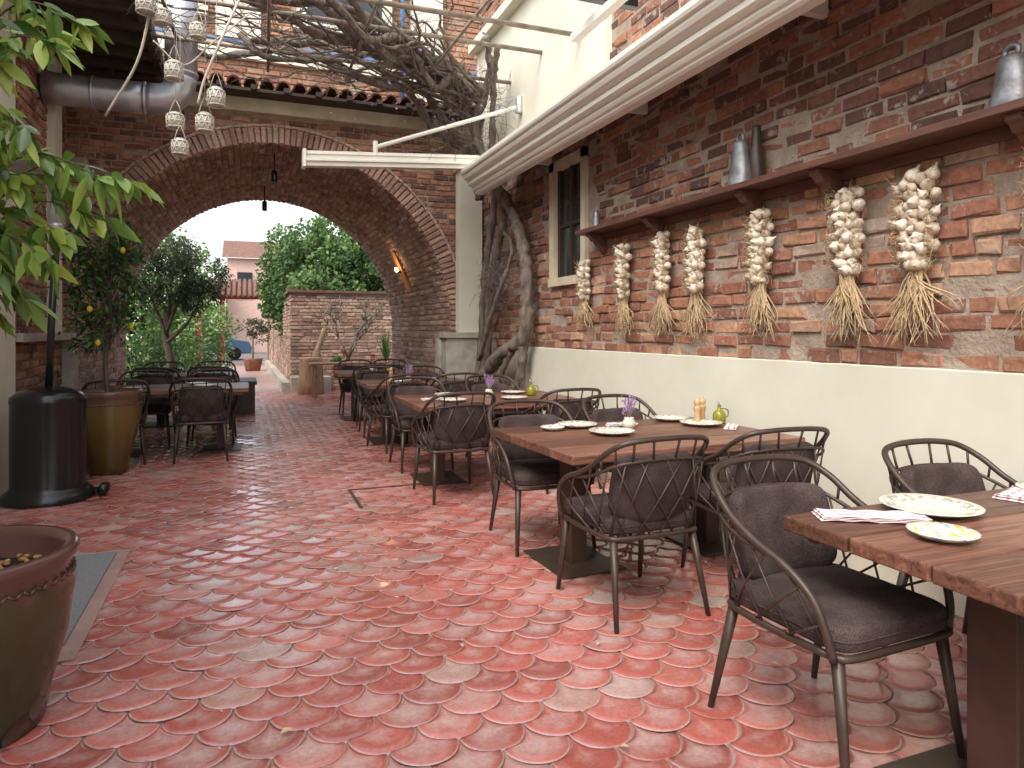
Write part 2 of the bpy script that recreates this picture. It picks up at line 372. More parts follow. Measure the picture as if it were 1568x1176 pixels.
# ------------------------------------------------------------------ right wall
W=3.3
rw=empty('brick_wall')
mb=MB()
mb.add([(W+.012,-3,0),(W+.012,9.8,0),(W+.012,9.8,1.97),(W+.012,-3,1.97)],[(0,1,2,3)],1)
mb.add([(W+.012,-3,1.97),(W+.012,6.36,1.97),(W+.012,6.36,3.28),(W+.012,-3,3.28)],[(0,1,2,3)],1)
mb.add([(W+.012,7.2,1.97),(W+.012,9.8,1.97),(W+.012,9.8,3.28),(W+.012,7.2,3.28)],[(0,1,2,3)],1)
mb.add([(W+.012,-3,3.28),(W+.012,9.8,3.28),(W+.012,9.8,6.5),(W+.012,-3,6.5)],[(0,1,2,3)],1)
def sk(u,v,l):
    yy=u-1.5; zz=v+1.2
    return yy+l/2>6.34 and yy-l/2<7.22 and 1.94<zz<3.31
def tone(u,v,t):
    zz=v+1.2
    return min(1,max(0,t*.85+(.15 if zz<2.3 else -.14)))  # awning shade put into the brick colour: lower courses lighter, upper ones darker
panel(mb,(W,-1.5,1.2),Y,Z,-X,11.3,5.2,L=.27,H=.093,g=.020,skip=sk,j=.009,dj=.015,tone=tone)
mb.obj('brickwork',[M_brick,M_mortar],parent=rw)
mb=MB(); 
n=110; vs=[]
for i in range(n+1):
    yy=-3+10.95*i/n; zt=1.208+U(-.0025,.0025)
    vs+= [(W-.022,yy,0),(W-.022,yy,zt-.006),(W-.014,yy,zt),(W+.01,yy,zt)]
fs=[]
for i in range(n):
    for k in range(3): fs.append((i*4+k,i*4+k+1,i*4+5+k,i*4+4+k))
mb.add(vs,fs,0); mb.add([(W-.022,7.95,0),(W-.022,7.95,1.2),(W+.01,7.95,1.2),(W+.01,7.95,0)],[(0,1,2,3)],0)
mb.obj('cream_wainscot',[M_cream],parent=rw)
mb=MB(); mb.box((W-.045,6.0,3.85),(W+.3,9.79,5.5),0); mb.box((W-.06,5.85,3.85),(W+.3,5.99,6.4),0)
mb.box((W-.18,6.0,5.5),(W+.3,9.8,5.62),0)
mb.obj('cream_upper_wall',[M_cream],parent=rw)
# window
mb=MB()
for lo,hi in (((W-.05,6.34,1.90),(W+.1,7.22,1.99)),((W-.03,6.34,1.99),(W+.1,6.44,3.3)),((W-.03,7.10,1.99),(W+.1,7.22,3.3)),((W-.03,6.34,3.2),(W+.1,7.22,3.3))): mb.box(lo,hi,0)
mb.box((W+.05,6.44,1.99),(W+.08,7.10,3.2),2)
mb.box((W+.02,6.44,1.99),(W+.06,6.50,3.2),1);mb.box((W+.02,7.04,1.99),(W+.06,7.1,3.2),1);mb.box((W+.02,6.74,1.99),(W+.06,6.79,3.2),1);mb.box((W+.021,6.50,2.55),(W+.059,7.04,2.59),1)
mb.obj('casement_window',[M_creamb,M_darkwood,M_glass],parent=rw)
# shelf
mb=MB(); mb.box((W-.24,.3,2.345),(W-.002,6.15,2.385),0)
mb.box((W-.035,.3,2.28),(W-.003,6.15,2.344),0)
for yy in (5.95,4.95,3.78,3.12,2.0,1.0):
    pr=[(0,0),(-.2,0),(-.2,-.03),(-.17,-.045),(-.15,-.075),(-.12,-.08),(-.10,-.11),(-.07,-.12),(-.05,-.17),(-.02,-.19),(0,-.19)]
    k=len(pr); vs=[(W-.004+a,yy-.035,2.344+b) for a,b in pr]+[(W-.004+a,yy+.035,2.344+b) for a,b in pr]
    mb.add(vs,[tuple(range(k)),tuple(range(2*k-1,k-1,-1))]+[(i,i+k,(i+1)%k+k,(i+1)%k) for i in range(k)])
mb.obj('wooden_wall_shelf',[simple('shelf_wood',(.15,.065,.042),(.08,.034,.023),.5,5,.3,.003,vscale=(8,1,8))],bevel=.004)
# bells
def bell(loc,h,w,nm='cow_bell'):
    mb=MB(); s=h
    mb.lathe([(w*.5,0),(w*.49,.02*s),(w*.44,.05*s),(w*.38,.3*s),(w*.31,.6*s),(w*.27,.8*s),(w*.2,.86*s),(w*.05,.88*s)],seg=20,sy=.75)
    mb.tube(cr([(-w*.14,0,.85*s),(-w*.14,0,.97*s),(0,0,1.02*s),(w*.14,0,.97*s),(w*.14,0,.85*s)],4),.012,6)
    mb.obj(nm,[M_cowbell],loc=loc,rz=1.4)
bell((W-.13,3.84,2.386),.36,.24); bell((W-.13,2.05,2.386),.27,.22); bell((W-.12,5.93,2.386),.2,.14)
mb=MB(); mb.lathe([(.05,0),(.055,.02),(.05,.2),(.035,.27),(.028,.36),(.03,.39),(.02,.40)],seg=16); mb.obj('dark_bottle',[M_metal_dk],loc=(W-.07,3.75,2.386))
# garlic
def braid(y0,top,bot,w=.1):
    w*=.92; mb=MB(); hb=(top-bot)*.58
    nr=11
    for i in range(nr):
        zz=top-hb*(i+.5)/nr
        ww=w*(.55+.45*math.sin(math.pi*min(1,(i+2.2)/(nr+1))))
        for k in range(5):
            if k==4 and R()<.4: continue
            yy=((k%4)-1.5)/1.5*ww*.78+U(-.016,.016)+(.018 if i%2 else -.018)
            if k==4: yy=U(-.03,.03)
            d=.045+.030*(1-abs((k%4)-1.5)/1.5)+U(-.01,.012)+(.012 if k==4 else 0)
            rr=U(.025,.037)
            M=Matrix.Rotation(U(-1.2,1.2),3,'X')@Matrix.Rotation(U(-1.1,1.1)-.7,3,'Y')@Matrix.Rotation(U(0,6),3,'Z')
            prof=[(rr*.35,-rr*.8),(rr*.8,-rr*.62),(rr*1.0,-rr*.1),(rr*.88,rr*.4),(rr*.5,rr*.85),(rr*.2,rr*1.15),(rr*.10,rr*1.7)]
            vs=[];fs=[];sg=14;C=Vector((-d,yy,zz+U(-.014,.014)))
            for r_,z_ in prof:
                for q in range(sg):
                    an=2*math.pi*q/sg; lr=r_*(1+.06*math.cos(an*7))
                    vs.append(C+M@Vector((lr*math.cos(an),lr*math.sin(an),z_)))
            for a_ in range(len(prof)-1):
                for q in range(sg): fs.append((a_*sg+q,a_*sg+(q+1)%sg,(a_+1)*sg+(q+1)%sg,(a_+1)*sg+q))
            fs.append(tuple(range(sg-1,-1,-1))); fs.append(tuple((len(prof)-1)*sg+q for q in range(sg)))
            mb.add(vs,fs,0,(U(.0,1),R(),R()),True)
    for _ in range(230):
        z0=top-hb*U(.0,.98); s=random.choice((-1,1)); q=U(.5,.9)
        mb.tube([(-.04,s*w*q,z0),(-U(.03,.11),s*w*(q+U(.1,.3)),z0+U(-.03,.03)),(-U(.02,.12),s*w*(q+U(.2,.5)),z0-U(-.05,.07))],[.002,.0016,.001],3,1)
    mb.lathe([(.03,top-hb-.05),(.038,top-hb+.02),(.03,top-.06),(.015,top+.01)],c=(-.022,0,0),seg=10,mi=1)
    zc=top-hb-.01
    for _ in range(80):
        a=random.gauss(0,.65); ln=(zc-bot)*U(.5,1.15)
        p=[(-.04+U(-.02,.02),U(-.045,.045),zc+.05),(-.05+U(-.02,.02),a*.04+U(-.03,.03),zc-ln*.3),(-.05+U(-.04,.03),a*.11+U(-.025,.025),zc-ln*.7),(-.05+U(-.05,.03),a*.15+U(-.045,.045),zc-ln)]
        mb.tube(cr(p,3),[U(.003,.0055)]*6+[.003,.0025,.002,.0015],4,1)
    mb.tube([(0,0,top+.08),(-.03,0,top)],.003,4,1)
    mb.obj('garlic_braid',[M_garlic,M_straw],loc=(W-.02,y0,0))
for y0,t,b_,w in ((6.28,2.11,1.45,.085),(5.51,2.185,1.36,.09),(4.88,2.21,1.37,.095),(4.435,2.185,1.36,.10),(3.73,2.19,1.38,.105),(3.01,2.21,1.37,.11),(2.567,2.21,1.36,.115),(1.90,2.2,1.40,.11)): braid(y0,t,b_,w)

# ------------------------------------------------------------------ arch building
AC,AZ,AR,AH=.455,1.4,2.395,2.5; Y0,Y1=9.8,14.1
ab=empty('arched_brick_building')
def arc(a,dr=0): return AC+(AR+dr)*math.cos(a),AZ+(AH+dr)*math.sin(a)
mb=MB()
for yy in (Y0+.015,Y1-.015):
    K=48
    for i in range(K):
        a=math.pi*i/K;b_=math.pi*(i+1)/K
        x1,z1=arc(a,.01);x2,z2=arc(b_,.01)
        mb.add([(x1,yy,z1),(x2,yy,z2),(x2,yy,4.6),(x1,yy,4.6)],[(0,1,2,3)],0)
    mb.add([(AC+AR+.01,yy,0),(3.6,yy,0),(3.6,yy,4.6),(AC+AR+.01,yy,4.6)],[(0,1,2,3)],0)
    mb.add([(-3.5,yy,0),(AC-AR-.01,yy,0),(AC-AR-.01,yy,4.6),(-3.5,yy,4.6)],[(0,1,2,3)],0)
K=64;pts=[(AC+AR+.012,0)]+[arc(math.pi*i/K,.012) for i in range(K+1)]+[(AC-AR-.012,0)]
vs=[];fs=[]
for i,(x,z) in enumerate(pts): vs+=[(x,Y0,z),(x,Y1,z)]
for i in range(len(pts)-1): fs.append((2*i,2*i+1,2*i+3,2*i+2))
mb.add(vs,fs,0)
mb.obj('mortar_core',[M_mortar],parent=ab)
mb=MB()
def skf(u,v,l):
    x=-2.6+u;z=v
    if z<AZ: return AC-AR-.10<x<AC+AR+.10
    return ((x-AC)/(AR+.17))**2+((z-AZ)/(AH+.17))**2<1
panel(mb,(-2.6,Y0,0),X,Z,-Y,5.9,4.28,L=.25,H=.08,g=.018,skip=skf,j=.005,dj=.009)
nb=104
for i in range(nb):
    a=math.pi*(i+.5)/nb; x,z=arc(a,.115); n_=Vector((math.cos(a)/AR,0,math.sin(a)/AH)).normalized(); t=Vector((-n_.z,0,n_.x))
    mb.brick((x,Y0-.03+U(-.006,.006),z),n_,t,-Y,.215*U(.94,1.03),.058,.06,1,.005,.007,(U(.2,.8),R(),R()))
    x,z=arc(a,.25); mb.brick((x,Y0-.022,z),n_,t,-Y,.035,.071,.05,1,.003,.004,(U(.8,1),R(),R()))
mb.obj('front_brickwork',[M_brick,M_brick2],parent=ab)
mb=MB()
nc=92
for i in range(nc):
    a=math.pi*(i+.5)/nc; x,z=arc(a,0); n_=-Vector((math.cos(a)/AR,0,math.sin(a)/AH)).normalized(); t=Vector((n_.z,0,-n_.x))
    yy=Y0+.01-U(0,.25)
    while yy<Y1:
        l=.26*U(.9,1.1);lo=max(yy,Y0+.0);hi=min(yy+l,Y1);yy+=l
        if hi-lo<.05: continue
        mb.brick(Vector((x,(lo+hi)/2,z))+n_*U(-.005,.009),Y,t,n_,hi-lo-.016,.062,.03,0,.005,.007)
panel(mb,(AC+AR,Y0,0),Y,Z,-X,Y1-Y0,1.4,L=.26,H=.08,j=.004)
panel(mb,(AC-AR,Y0,0),Y,Z,X,Y1-Y0,1.4,L=.26,H=.08,j=.004)
mb.obj('vault_brickwork',[M_brick2],parent=ab)
mb=MB()
mb.box((2.70,9.50,0),(3.27,9.775,1.30),0); mb.box((2.66,9.46,1.30),(3.28,9.776,1.38),0)
mb.box((2.66,9.777,0),(2.85,9.95,1.30),0)
mb.box((-2.3,9.50,0),(-1.86,9.775,1.30),0); mb.box((-2.3,9.46,1.30),(-1.82,9.776,1.38),0)
mb.box((2.92,9.58,1.38),(3.27,9.777,3.72),1); mb.box((2.88,9.55,3.72),(3.29,9.778,3.80),1)
mb.box((-2.6,9.70,4.28),(3.3,9.83,4.46),2)
mb.obj('piers_and_lintel',[M_stone,M_cream,M_creamb],parent=ab,bevel=.008)
mb=MB()
SL=.22
mb.add([(-3.2,9.5,4.50),(3.3,9.5,4.50),(3.3,10.65,4.50+1.15*SL),(-3.2,10.65,4.50+1.15*SL)],[(0,1,2,3)],0)
x=-3.1
while x<3.25:
    for k in range(4):
        ya=9.40+k*.33; za=4.53+k*.33*SL; vs=[];S=8
        for q,rr in ((0,.088),(1,.075)):
            for i in range(S+1):
                a=math.pi*i/S
                vs.append((x+U(-.004,.004)+rr*math.cos(a),ya+.38*q,za+.38*SL*q+rr*math.sin(a)+.012*(1-q)))
        for i in range(S+1):
            a=math.pi*i/S; vs.append((x+.07*math.cos(a),ya+.001,za+.07*math.sin(a)+.012))
        mb.add(vs,[(i,i+1,i+S+2,i+S+1) for i in range(S)]+[(i,i+1,i+2*S+3,i+2*S+2) for i in range(S)],0,(R(),R(),R()),True)
    x+=.2
mb.box((-3.2,9.42,4.461),(3.3,9.84,4.50),1)
x=-3.1
while x<3.25: mb.box((x,9.36,4.47),(x+.07,9.7,4.53),1); x+=.4
mb.obj('tiled_roof',[M_rooft,M_soffit],parent=ab)
mb=MB()
YU=10.7
def sku(u,v,l):
    x=-4+u;z=4.7+v
    return (.75<x<2.15 and z>5.95) or (-1.9<x<-.6 and z>5.95)
mb.add([(-4,YU+.02,4.6),(6,YU+.02,4.6),(6,YU+.02,9.0),(-4,YU+.02,9.0)],[(0,1,2,3)],1)
panel(mb,(-4,YU,4.7),X,Z,-Y,10,4.1,L=.25,H=.085,skip=sku,j=.003,tone=lambda u,v,t:.4+.6*t)
for xa in (.75,-1.9):
    mb.box((xa,YU-.1,5.95),(xa+.14,YU+.1,7.8),2);mb.box((xa+1.26,YU-.1,5.95),(xa+1.4,YU+.1,7.8),2);mb.box((xa-.05,YU-.14,5.83),(xa+1.45,YU+.1,5.95),2)
    mb.box((xa+.14,YU-.02,5.95),(xa+1.26,YU+.01,7.8),3); mb.box((xa+.67,YU-.06,5.95),(xa+.73,YU,7.8),4)
mb.box((-4,YU-.08,5.30),(6,YU+.05,5.52),2); mb.box((-4,YU-.10,5.52),(6,YU+.04,5.56),5)
mb.box((2.45,YU-.12,4.8),(2.95,YU+.06,9),2); mb.box((-.35,YU-.12,5.57),(.25,YU+.06,9),2)
mb.tube([(2.3,YU-.15,4.9),(2.3,YU-.15,9)],.04,8,5)
mb.obj('upper_storey',[M_brick,M_mortar,M_cream,M_glass,M_darkwood,M_bluetrim],parent=ab)

# tunnel fittings
mb=MB(); mb.box((-.02,-.11,-.38),(.02,.11,.36),0); mb.box((-.09,-.03,-.02),(-.02,.03,.02),1)
mb.lathe([(.015,-.04),(.028,-.025),(.03,.025),(.015,.05)],c=(-.08,0,.05),seg=10,mi=2)
o=mb.obj('wall_lamp',[simple('oiled_pine',(.5,.22,.08),(.35,.14,.05),.5),M_metal_dk,M_bulb],loc=(2.60,11.97,2.45)); o.rotation_euler=(0,-.42,0)
ld=bpy.data.lights.new('lamp_glow','POINT'); ld.energy=4; ld.color=(1,.66,.36); ld.shadow_soft_size=.05
lo=bpy.data.objects.new('wall_lamp_light',ld); sc.collection.objects.link(lo); lo.location=(2.38,11.97,2.5)
for (a,b_,zz) in ((.42,10.3,3.62),(.35,12.4,3.55)):
    mb=MB(); mb.lathe([(.035,-.12),(.04,-.11),(.04,.03),(.02,.05)],seg=12); mb.tube([(0,0,.04),(0,0,.30)],.012,6)
    mb.obj('ceiling_spotlight',[M_black],loc=(a,b_,zz))

# ------------------------------------------------------------------ left side
lw=empty('cream_wall')
mb=MB(); mb.box((-2.3,-2.0,0),(-1.9,7.42,4.6),0); mb.obj('plaster',[M_cream],parent=lw)
mb=MB(); mb.box((-2.4,7.43,0),(-2.0,9.8,4.5),1); panel(mb,(-1.98,7.44,0),Y,Z,X,2.35,4.4,L=.25,H=.085,j=.004)
mb.box((-2.02,7.5,1.30),(-1.86,9.4,1.38),2); mb.box((-2.02,8.85,1.38),(-1.9,9.15,4.4),3)
mb.obj('brick_side_wall',[M_brick,M_mortar,M_stone,M_cream])
mb=MB()
mb.box((-2.6,6.4,4.52),(-.95,9.75,4.6),0)
for k in range(8): mb.box((-2.6,6.5+k*.42,4.42),(-.85,6.58+k*.42,4.519),0)
mb.box((-.95,6.4,4.45),(-.88,9.3,4.66),0)
mb.obj('wooden_eaves',[M_soffit])
mb=MB()
mb.tube(cr([(-1.95,8.6,3.97),(-1.5,8.6,3.97),(-.98,8.6,3.97)],3),.17,20,0,cap=True)
mb.tube(cr([(-.98,8.6,3.97),(-.80,8.6,3.99),(-.68,8.6,4.08),(-.64,8.6,4.25)],4),.168,20,0)
mb.tube([(-.64,8.6,4.25),(-.64,8.6,5.6)],.17,20,0)
for xx in (-1.5,-1.0): mb.tube([(xx-.012,8.6,3.97),(xx+.012,8.6,3.97)],.18,20,0)
for zz in (4.28,4.75): mb.tube([(-.64,8.6,zz-.012),(-.64,8.6,zz+.012)],.18,20,0)
mb.obj('ventilation_duct',[M_galv])
mb=MB(); mb.tube([(-1.95,8.0,2.15),(-1.8,8.0,2.2),(-1.75,8.0,2.1)],.012,6); mb.lathe([(.02,2.11),(.06,2.06),(.05,1.92),(.03,1.9)],c=(-1.75,8.0,0),seg=8,mi=0); mb.lathe([(.015,1.97),(.02,2.0),(.015,2.03)],c=(-1.75,7.94,0),seg=8,mi=1)
mb.obj('wall_lantern',[M_black,M_bulb])

# patio heater
mb=MB()
mb.lathe([(.33,0),(.345,.02),(.34,.05),(.30,.09),(.275,.11),(.27,.13),(.27,.80),(.275,.82),(.27,.86),(.22,.90),(.12,.93),(.05,.94)],seg=40,mi=0)
mb.tube([(0,0,.92),(.02,.0,1.5),(.05,0,2.05)],.028,12,0)
mb.lathe([(.04,0),(.05,.02),(.05,.22),(.06,.24),(.06,.27),(.02,.28)],c=(.05,0,2.03),seg=16,mi=1)
mb.lathe([(.02,0),(.38,.05),(.40,.03),(.05,.13),(.01,.14)],c=(.06,0,2.7),seg=30,mi=1)
mb.tube([(.05,0,2.3),(.055,0,2.72)],.06,12,1)
for s in (-1,1): mb.tube([(.30,s*.05,.06),(.40,s*.05,.06)],.008,6,0)
mb.tube([(.40,-.07,.06),(.40,.07,.06)],.045,12,0)
mb.obj('patio_heater',[M_black,M_galv],loc=(-1.5,6.76,0))

# pots
def pot(name,loc,R0,R1,h,m,fill=M_soil):
    mb=MB(); P=[(R0*.9,0),(R0,.015),(R0*1.08,h*.2),((R0+R1)*.5*1.06,h*.5),(R1*.97,h*.78),(R1*.93,h*.89),(R1*.96,h*.92),(R1*1.0,h*.95),(R1*1.0,h*.985),(R1*.98,h),(R1*.88,h),(R1*.85,h*.95),(R1*.83,h*.80),(R1*.8,h*.78)]
    mb.lathe(P,seg=64,mi=0); 
    for i in range(90):
        a=2*math.pi*i/90; a2=2*math.pi*(i+1)/90
        zz=h*.845+(.008 if i%2 else -.008); z2=h*.845+(-.008 if i%2 else .008)
        mb.tube([(R1*.952*math.cos(a),R1*.952*math.sin(a),zz),(R1*.952*math.cos(a2),R1*.952*math.sin(a2),z2)],.006,5,0)
    mb.lathe([(.01,h*.81),(R1*.83,h*.81),(R1*.83,h*.82),(.01,h*.84)],seg=24,mi=1)
    return mb.obj(name,[m,fill],loc=loc)
pot('glazed_plant_pot',(-1.22,7.78,0),.17,.30,.82,M_glz)
pot('glazed_plant_pot',(-.915,2.94,0),.25,.355,.63,M_glz2)
mb=MB()
for _ in range(160):
    a=U(0,6.28);q=U(0,.27); mb.sup((-.915+q*math.cos(a),2.94+q*math.sin(a),.53+U(0,.015)),(U(.01,.02),U(.008,.014),.008),1,1,0,nu=4,nv=6,M=Matrix.Rotation(U(0,3),3,'Z'))
mb.obj('bark_chips',[M_corn])

# lemon tree
lt=empty('lemon_tree')
mb=MB(); bx,by=-1.22,7.78
mb.tube(cr([(bx,by,.6),(bx-.03,by,1.1),(bx+.01,by+.02,1.5),(bx,by,1.9)],5),[.022]*8+[.018]*8,8,0)
lv=MB(); lem=MB()
for k in range(34):
    z0=U(1.2,1.95); a=U(0,6.28); L_=U(.35,.75)
    e=Vector((bx+math.cos(a)*L_*.66,by+math.sin(a)*L_*.6,z0+U(.0,.85)))
    P=cr([(bx,by,z0),((bx+e.x)/2,(by+e.y)/2,(z0+e.z)/2+.05),e],5); mb.tube(P,[.008]*5+[.004]*6,5,0)
    for _ in range(44):
        p=random.choice(P[3:])+rv()*U(.02,.13); d=(rv()+Vector((math.cos(a)*.5,math.sin(a)*.5,-.3))).normalized(); leaf(lv,p,d,d.cross(rv()).normalized(),U(.06,.10),U(.03,.045),U(0,1))
    if k%5==0: lem.sup(P[7]+Vector((0,-.05,-.06)),(.026,.026,.032),1,1,nu=8,nv=10)
mb.obj('trunk',[M_bark2],parent=lt); lv.obj('leaves',[M_leafl],parent=lt); lem.obj('lemons',[M_lemon],parent=lt)

# near broadleaf tree
nt_=empty('broadleaf_tree'); mb=MB(); lv=MB()
bx,by=-.93,2.95
mb.tube(cr([(bx,by,.5),(bx-.03,by,1.1),(bx+.02,by,1.7),(bx-.02,by-.02,2.4),(bx,by,3.0)],5),[.022]*10+[.015]*11,8,0)
ends=[((-.44,2.78,1.93),1.9),((-.36,2.95,1.96),1.85),((-.46,2.85,1.80),1.7),((-.60,2.7,1.64),1.6),((-.72,2.95,1.52),1.5),((-.60,2.8,2.40),2.2),((-.64,3.0,2.5),2.3),((-.75,2.75,2.3),2.0),((-.66,2.65,2.05),1.9),((-.8,2.6,1.72),1.6),((-.54,2.9,2.52),2.4),((-1.3,3.1,2.2),1.8),((-1.2,2.6,2.4),2.0),((-.9,3.4,2.3),2.0),((-1.4,2.8,1.9),1.6),((-.78,2.95,1.75),1.6),((-.8,2.9,1.46),1.65),((-.72,2.8,2.6),2.4),((-.8,2.7,2.5),2.3),((-.60,2.85,1.75),1.7),((-.7,2.75,1.9),1.8),
 ((-.78,2.85,2.4),2.2),((-.76,2.8,1.62),1.6),((-.56,2.9,1.9),1.8),((-.62,2.95,2.02),1.9),((-.74,2.7,2.0),1.9),((-.82,2.8,1.85),1.75)]
for e,z0 in ends:
    e=Vector(e); s0=Vector((bx,by,z0-.05)); md=(s0+e)/2+Vector((0,0,.13))
    P=cr([s0,md,e],8); mb.tube(P,[.0055-.004*i/(len(P)-1) for i in range(len(P))],6,0)
    for i in range(4,len(P)):
        for _ in range(3 if i>len(P)-5 else 1):
            t=(P[min(i+1,len(P)-1)]-P[i-1]).normalized()
            d=(t*.6+rv()*.8+Vector((0,0,-.6))).normalized(); leaf(lv,P[i]+rv()*.01,d,d.cross(rv()).normalized(),U(.075,.135),U(.03,.048),U(.0,1),0,True)
mb.obj('trunk',[M_bark2],parent=nt_); lv.obj('leaves',[M_leafn],parent=nt_)

# hanging lanterns
hl=[(-.64,3.67),(-.54,3.62),(-.30,3.52),(-.46,3.23),(-.18,3.06),(-.45,2.87),(-.257,2.87),(-.41,2.65)]
for x,z in hl:
    mb=MB(); rr=U(.05,.06); h=U(.10,.13)
    mb.lathe([(rr*.8,0),(rr,.01),(rr,h*.8),(rr*.7,h),(rr*.65,h*1.05)],seg=14,mi=0)
    for k in range(10):
        a=2*math.pi*k/10; a2=a+.6
        for s in (1,-1): mb.tube([(rr*1.04*math.cos(a),rr*1.04*math.sin(a),0),(rr*1.06*math.cos(a+s*.3),rr*1.06*math.sin(a+s*.3),h*.4),(rr*1.04*math.cos(a+s*.6),rr*1.04*math.sin(a+s*.6),h*.82)],.004,4,1)
    for zz in (0,h*.42,h*.84): mb.tube([(rr*1.06*math.cos(t*.449),rr*1.06*math.sin(t*.449),zz) for t in range(15)],.005,4,1)
    mb.tube([(rr*.8,0,h*.85),(rr*.35,0,h*1.6),(0,0,h*2),(-rr*.35,0,h*1.6),(-rr*.8,0,h*.85)],.003,4,1)
    mb.tube([(0,0,h*2),(U(-.03,.03),.1,4.45-z)],.0025,3,1)
    mb.obj('hanging_jar_lantern',[M_jar,M_wick],loc=(x,5.5+U(-.15,.15),z))
mb=MB()
mb.tube(cr([(-.62,5.6,3.7),(-.72,5.7,3.35),(-.95,5.9,3.0)],6),.010,6); mb.tube(cr([(0,5.6,3.95),(-.12,5.5,3.6),(-.25,5.5,3.25),(-.3,5.5,3.05)],6),.009,6)
mb.tube(cr([(-.6,5.6,3.5),(-.4,5.6,3.35),(-.2,5.6,3.55),(.05,5.6,3.8)],6),.006,6)
mb.obj('fabric_garland',[M_rope])

# ------------------------------------------------------------------ pergola + vine
mb=MB()
for yy,z,x0,x1 in ((8.4,4.6,-2.2,3.28),(6.4,4.42,-2.2,3.28),(7.4,4.62,-1.5,3.28)):
    mb.tube([(x0,yy,z),(x1,yy,z+.03)],.026,8)
for xx in (-.75,.2,1.15,2.1): mb.tube([(xx,5.6,4.42),(xx+.1,9.2,4.66)],.018,8)
mb.tube([(-1.9,5.6,4.47),(3.28,5.6,4.40)],.022,8)
mb.obj('pergola_frame',[M_pipe])
vine=MB()
def wob(P,a): return [p+rv()*a for p in P]
def vt(P,r0,r1,n=7,seg=9,a=.0):
    Q=cr(P,n); Q=wob(Q,a) if a else Q; k=len(Q); vine.tube(Q,[(r0+(r1-r0)*i/(k-1))*U(.8,1.25) for i in range(k)],seg,0,jit=.16)
vx=3.12
vt([(vx-.1,9.15,0),(vx-.15,9.0,.55),(vx-.05,8.6,.95),(vx-.05,7.95,1.18),(vx,7.62,1.35),(vx+.02,7.56,1.8),(vx,7.6,2.3),(vx,7.85,2.7),(vx-.02,8.15,3.05),(vx-.1,8.5,3.4),(vx-.2,8.75,3.9),(vx-.35,8.8,4.4),(vx-.5,8.6,4.7)],.088,.055,9,12,.008)
vt([(vx-.1,8.9,0),(vx,8.7,.5),(vx,8.0,.65),(vx+.02,7.75,.95),(vx,7.65,1.3)],.055,.05,9,12,.008)
vt([(vx-.2,8.6,0),(vx-.15,8.3,.4),(vx-.1,8.2,.8),(vx-.05,7.9,1.15)],.045,.04,9,10,.008)
vt([(vx-.05,9.1,.2),(vx,8.95,1.2),(vx,8.8,2.0),(vx,8.55,2.5),(vx,8.3,2.9),(vx-.05,8.6,3.4),(vx-.15,9.0,3.8),(vx-.6,9.1,4.3),(vx-1.0,8.9,4.75)],.058,.05,8,10,.01)
vt([(vx-.1,9.2,.1),(vx,9.2,1.4),(vx,9.0,2.3),(vx+.02,8.7,3.2),(vx-.05,8.6,4.0),(vx-.1,8.4,4.6),(vx-.2,8.0,4.9)],.045,.04,8,10,.01)
vt([(vx-.1,9.0,1.0),(vx-.1,8.2,1.9),(vx,8.0,2.4),(vx,8.35,2.7)],.03,.022,8,8,.01)
vt([(vx-.1,9.0,3.2),(vx-.2,9.1,3.8),(vx-.7,9.2,4.2),(vx-1.1,9.0,4.6),(vx-1.5,8.7,4.7)],.06,.04,8,10,.012)
vt([(vx-.1,8.6,3.5),(vx-.25,8.7,4.1),(vx-.2,8.3,4.6),(vx-.4,7.8,4.9)],.06,.04,8,10,.012)
for k in range(44):
    s=Vector((vx-U(.1,.6),U(8.4,9.0),U(4.3,4.7))); tx=U(-1.4,2.0); ty=U(5.6,9.3)
    P=[s]
    for q in (.3,.6,.85,1): P.append(Vector((s.x+(tx-s.x)*q,s.y+(ty-s.y)*q**1.3,4.62+U(-.12,.25)))+rv()*.14)
    big=k<12
    vt(P,.06 if big else U(.014,.028),.03 if big else .006,6,7 if big else 5,.02)
    for _ in range(9):
        p=random.choice(P[1:]); d=rv(); d.z*=.7
        vine.tube(cr([p,p+d*.25+rv()*.06,p+d*.5+rv()*.12],3),[.007,.006,.005,.004,.004,.003,.002],4,0)
for _ in range(420):
    p=Vector((U(2.2,3.2),U(8.0,9.3),U(3.6,4.7))); d=rv(); vine.tube([p,p+d*.15+rv()*.05,p+d*.28],[.004,.003,.002],3,0)
for _ in range(300):
    p=Vector((vx-U(0,.15),8.45+random.gauss(0,.2),2.05+random.gauss(0,.16))); d=rv(); vine.tube([p,p+d*.1,p+d*.18+Vector((0,0,-.05))],[.004,.003,.002],3,0)
vo=empty('grape_vine'); vine.obj('trunks_and_branches',[M_bark],parent=vo)
lv=MB()
for _ in range(60):
    p=Vector((U(1.0,3.2),U(7.5,9.3),U(4.1,4.9))); d=rv(); leaf(lv,p,d,d.cross(rv()).normalized(),.06,.035,R())
lv.obj('dry_flowers',[M_flow_p],parent=vo)

